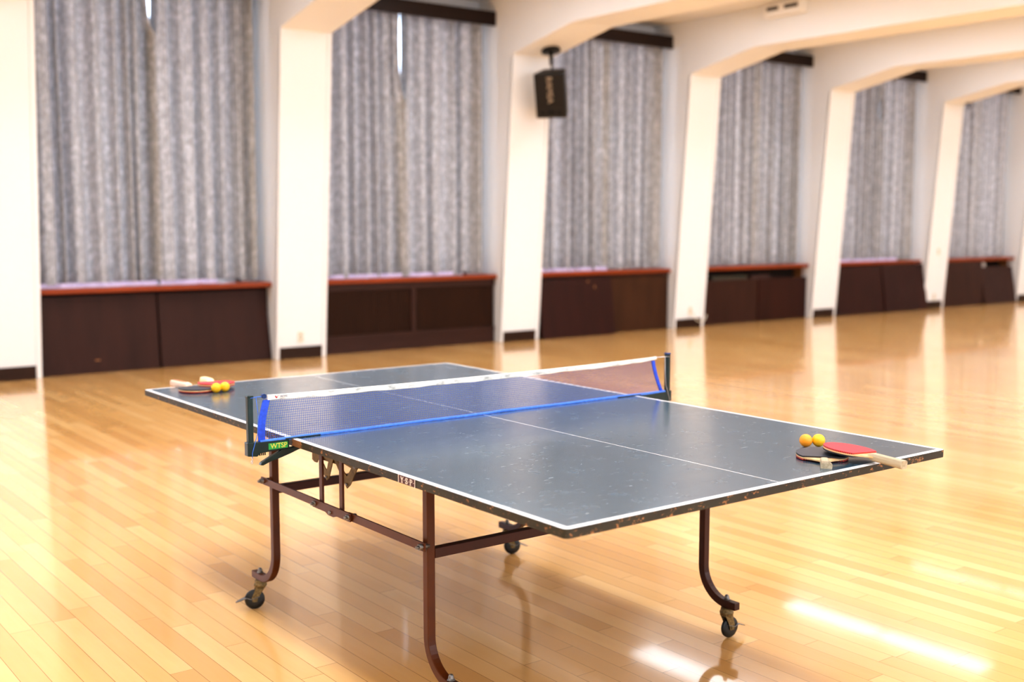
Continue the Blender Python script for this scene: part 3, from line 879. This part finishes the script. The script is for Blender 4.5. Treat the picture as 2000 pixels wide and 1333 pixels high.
# bottom cord
b = MB()
pts = []
for i in range(50):
    u = i / 49; x = -.872 + (.925 + .872) * u
    sag = .0025 + (.004 * math.exp(-((u - .54) / .01) ** 2))
    pts.append((x, -.006 + .002 * math.sin(u * 25), sag if abs(x) < .76 else sag - .001))
b.tube(pts, .0058, 10); b.build('bottom_band', M['blue_light'], NET, label='blue band along the bottom of the net')
# side tapes
for side, fn in (('L', net_left), ('R', net_right)):
    b = MB(); secs = []
    for j in range(17):
        t = j / 16; x = fn(t); wd = .019 if side == 'L' else .014
        z = -.006 + (top_z(0) - .010) * t + .0
        y = -.006 * math.sin(PI * t)
        xa, xb = (x - .004, x + wd) if side == 'L' else (x - wd, x + .002)
        secs.append([Vector((xa, y - .003, z)), Vector((xb, y - .003, z)), Vector((xb, y + .002, z)), Vector((xa, y + .002, z))])
    b.strip(secs); b.build('side_tape', M['blue'], NET, label='bright blue tape down the end of the net')
# posts and clamps
for side in (-1, 1):
    xp = -.902 if side < 0 else .945
    X = lambda v: xp + side * v          # outward positive
    b = MB(); b.box(min(X(-.009), X(.009)), max(X(-.009), X(.009)), -.009, .009, -.012, .150 if side < 0 else .158)
    b.build('post', M['post'], NET, bevel=.002)
    b = MB(); b.box(min(X(-.0105), X(.0105)), max(X(-.0105), X(.0105)), -.0105, .0105, .146 if side < 0 else .154, .152 if side < 0 else .160)
    b.build('post_cap', M['post'] if side < 0 else M['post_blue'], NET, bevel=.002)
    xe = .7625 * side
    # base block + arm reaching the table
    b = MB()
    arm_in = xe
    F = lambda p, q, tt: Vector((side * p, tt, q))
    ax = abs(xp)
    b.prism([(ax + .014, .004), (ax + .014, -.040), (ax - .018, -.044), (ax - .030, -.034), (.7725, -.030), (.7725, .0), (ax - .02, .002)], -.013, .013, F)
    b.build('clamp_arm', M['post'], NET, bevel=.002)
    b = MB(); b.box(min(side * .66, side * .785), max(side * .66, side * .785), -.014, .012, .0008, .0042); b.build('clamp_plate', M['post'], NET, bevel=.001)
    b = MB()
    # lower jaw and squeeze lever
    b.prism([(.790, -.028), (.770, -.030), (.735, -.0245), (.700, -.0285), (.702, -.034), (.735, -.038), (.765, -.048), (.800, -.058), (.835, -.066), (.862, -.076), (.872, -.074), (.868, -.066), (.840, -.052), (.812, -.040)], -.008, .008, F)
    b.build('clamp_lever', M['post'], NET, bevel=.002)
    b = MB()
    for q in range(4): b.cyl((side * (ax - .032 - q * .006), 0, -.044), (side * (ax - .032 - q * .006), 0, -.030), .0022, 8)
    b.build('tension_screw', M['post'], NET)
    b = MB()
    xt = net_left(1) if side < 0 else net_right(1)
    b.tube([(xp, -.010, .145), (xp - side * .02, -.006, .146), (xt + side * .002, -.001, .145)], .0014, 6)
    b.tube([(xp - side * .02, -.006, .146), (xp - side * .024, -.012, .09), (xp - side * .020, -.013, .03), (xp, -.015, -.03), (xp, -.014, -.046)], .0011, 6)
    b.build('tension_cord', M['blue_light'] if side < 0 else M['wire'], NET)
    if side < 0:
        b = MB(); b.tube([(xp, -.010, -.044), (xp + .003, -.010, -.056), (xp + .001, -.010, -.066), (xp - .003, -.010, -.064), (xp - .002, -.010, -.054)], .0011, 6); b.build('wire_hook', M['wire'], NET)
        b = MB(); b.cyl((xt - .001, -.007, .146), (xt - .001, .006, .146), .0075, 16); b.build('eyelet', M['post_blue'], NET)
b = MB(); b.box(-.846, -.779, -.0142, -.0128, -.026, -.006); b.build('sticker', M['label_green'], NET, label='green sticker with yellow letters')
RX = Matrix.Rotation(PI / 2, 4, 'X')
text_mesh('sticker_lettering', 'WTSP', .0225, M['yellow_ink'], NET, Matrix.Translation((-.8105, -.0146, -.0162)) @ RX, .0003, .98, 1.0)
text_mesh('tape_lettering', 'VICTAS', .0078, M['ink_blue'], NET, Matrix.Translation((-.785, -.0042, .1405)) @ RX, .0002)
b = MB(); b.prism([(-.816, .144), (-.8125, .144), (-.8095, .1395), (-.804, .1445), (-.808, .137), (-.811, .1355)], -.0044, -.0036, lambda p, q, tt: Vector((p, tt, q))); b.build('tape_logo', M['ink_logo_red'], NET)

# ------------------------------------------------------------------ paddles and balls
def paddle(name_label, loc, heading, tilt, roll, top, bottom, handle, cat='paddle', kind='flared', hl=.1):
    """local: blade centre at origin, handle along +y; heading = world angle of the handle"""
    t = thing('table_tennis_paddle', name_label, cat, group=None)
    t.matrix_world = Matrix.Translation(loc) @ Matrix.Rotation(heading - PI / 2, 4, 'Z') @ Matrix.Rotation(tilt, 4, 'X') @ Matrix.Rotation(roll, 4, 'Y')
    R = .0755
    out = []
    a0 = math.radians(52)      # shoulder start measured from +y axis
    n = 48
    for i in range(n + 1):
        a = PI / 2 + a0 + (2 * PI - 2 * a0) * i / n
        out.append((R * math.cos(a), R * 1.04 * math.sin(a)))
    # now at right shoulder -> curve to handle
    hwid = .0125
    xr, yr = out[-1]
    for i in range(1, 9):
        s = i / 8
        out.append((xr * (1 - s) ** 1.6 + hwid * (1 - (1 - s) ** 1.6), yr + (.089 - yr) * s ** .8 * 1.0))
    out += [(-x, y) for x, y in out[-1:n:-1]]
    b = MB(); b.prism(out, -.003, .003, lambda p, q, z: Vector((p, q, z * .7))); b.build('blade', M['ply'], t)
    cut = .050
    rub = []
    ac = math.acos(min(1, cut / (R * 1.04)))
    for i in range(n + 1):
        a = PI / 2 + ac + (2 * PI - 2 * ac) * i / n
        rub.append((.999 * R * math.cos(a), .999 * R * 1.04 * math.sin(a)))
    for z0, z1, m, lb in ((.0021, .0064, top, None), (-.0064, -.0021, bottom, None)):
        b = MB(); b.prism(rub, z0, z1, lambda p, q, z: Vector((p, q, z))); b.build('rubber_sheet', m, t)
    # handle: rounded section, flared
    secs = []
    prof = [(.066, .0115, .0045), (.075, .0125, .010), (.085, .0132, .0118), (.12, .0138, .0122), (.150, .0150, .0125), (.066 + hl - .002, .0168, .0128), (.066 + hl, .0155, .0118)]
    if kind == 'block':
        prof = [(.062, .012, .0040), (.070, .0150, .010), (.080, .0175, .0155), (.11, .0175, .0165), (.066 + hl - .002, .0175, .0165), (.066 + hl, .0160, .0150)]
    for y, hx, hz in prof:
        sec = []
        for i in range(16):
            a = 2 * PI * i / 16; c, s = math.cos(a), math.sin(a)
            sec.append(Vector((hx * math.copysign(abs(c) ** .55, c), y, hz * math.copysign(abs(s) ** .55, s))))
        secs.append(sec)
    b = MB(); b.strip(secs)
    h = b.build('handle', handle, t)
    for p in h.data.polygons: p.use_smooth = len(p.vertices) == 4
    return t
TZ = .762
# right hand pair
paddle('black-topped paddle lying flat near the right corner, its handle toward the camera', (.352, -1.222, TZ + .0095), math.radians(222), math.radians(-1.5), 0, M['rub_black'], M['rub_red'], M['handle'], hl=.085)
paddle('red-topped paddle leaning on the black one, handle over the table edge', (.402, -1.283, TZ + .0265), math.radians(271), math.radians(-4.2), math.radians(-4.5), M['rub_red'], M['rub_black'], M['handle'], hl=.115)
# left pair
paddle('black-topped paddle with striped handle at the far left corner of the table', (-.600, 1.195, TZ + .0095), math.radians(96), math.radians(.2), 0, M['rub_black'], M['rub_red'], M['handle_stripe'], kind='block', hl=.145)
paddle('red paddle with pale thick handle lying on the striped one behind two balls', (-.505, 1.225, TZ + .0185), math.radians(86), math.radians(-1.6), math.radians(1), M['rub_red'], M['rub_red'], M['cork'], kind='block', hl=.10)
def ball(x, y, mat, label):
    bm = bmesh.new(); bmesh.ops.create_uvsphere(bm, u_segments=40, v_segments=24, radius=.02)
    for f in bm.faces: f.smooth = True
    me = bpy.data.meshes.new('table_tennis_ball'); bm.to_mesh(me); bm.free(); me.materials.append(mat)
    o = bpy.data.objects.new('table_tennis_ball', me); COL.objects.link(o); o.location = (x, y, TZ + .0201)
    tag(o, label, 'ball', 'table tennis balls')
ball(.4495, -1.085, M['ball_orange'], 'orange ball at the right end of the table, left of the yellow one')
ball(.483, -1.1075, M['ball_yellow'], 'yellow ball touching the red paddle at the right end of the table')
ball(-.557, 1.102, M['ball_yellow'], 'left yellow ball of the pair in front of the far left paddles')
ball(-.517, 1.108, M['ball_yellow'], 'right yellow ball of the pair in front of the far left paddles')

# ------------------------------------------------------------------ light and camera
w = bpy.data.worlds.new('sky'); bpy.context.scene.world = w; w.use_nodes = True
w.node_tree.nodes['Background'].inputs[0].default_value = (.72, .80, 1.0, 1)
w.node_tree.nodes['Background'].inputs[1].default_value = 8.0
# added cool fill light at the front wall, which has no windows
area('front_fill', (3.5, YF + .15, 2.3), (math.radians(90), 0, 0), 20, 2.4, 620, (.84, .90, 1.0))

cd = bpy.data.cameras.new('camera'); cam = bpy.data.objects.new('camera', cd); COL.objects.link(cam)
cam.location = (-2.39298962, -3.30697181, 1.45660134)
cam.rotation_euler = (1.46703659, -.00036317, -.651113155)
cd.sensor_width = 36; cd.lens = 2223.61292 / 2000 * 36
cd.dof.use_dof = True; cd.dof.focus_distance = 3.45; cd.dof.aperture_fstop = 1.9
cd.clip_start = .05; cd.clip_end = 200
bpy.context.scene.camera = cam
sc = bpy.context.scene
sc.view_settings.view_transform = 'Standard'
sc.view_settings.look = 'Medium High Contrast'
sc.view_settings.exposure = -0.17
sc.view_settings.gamma = 1.0
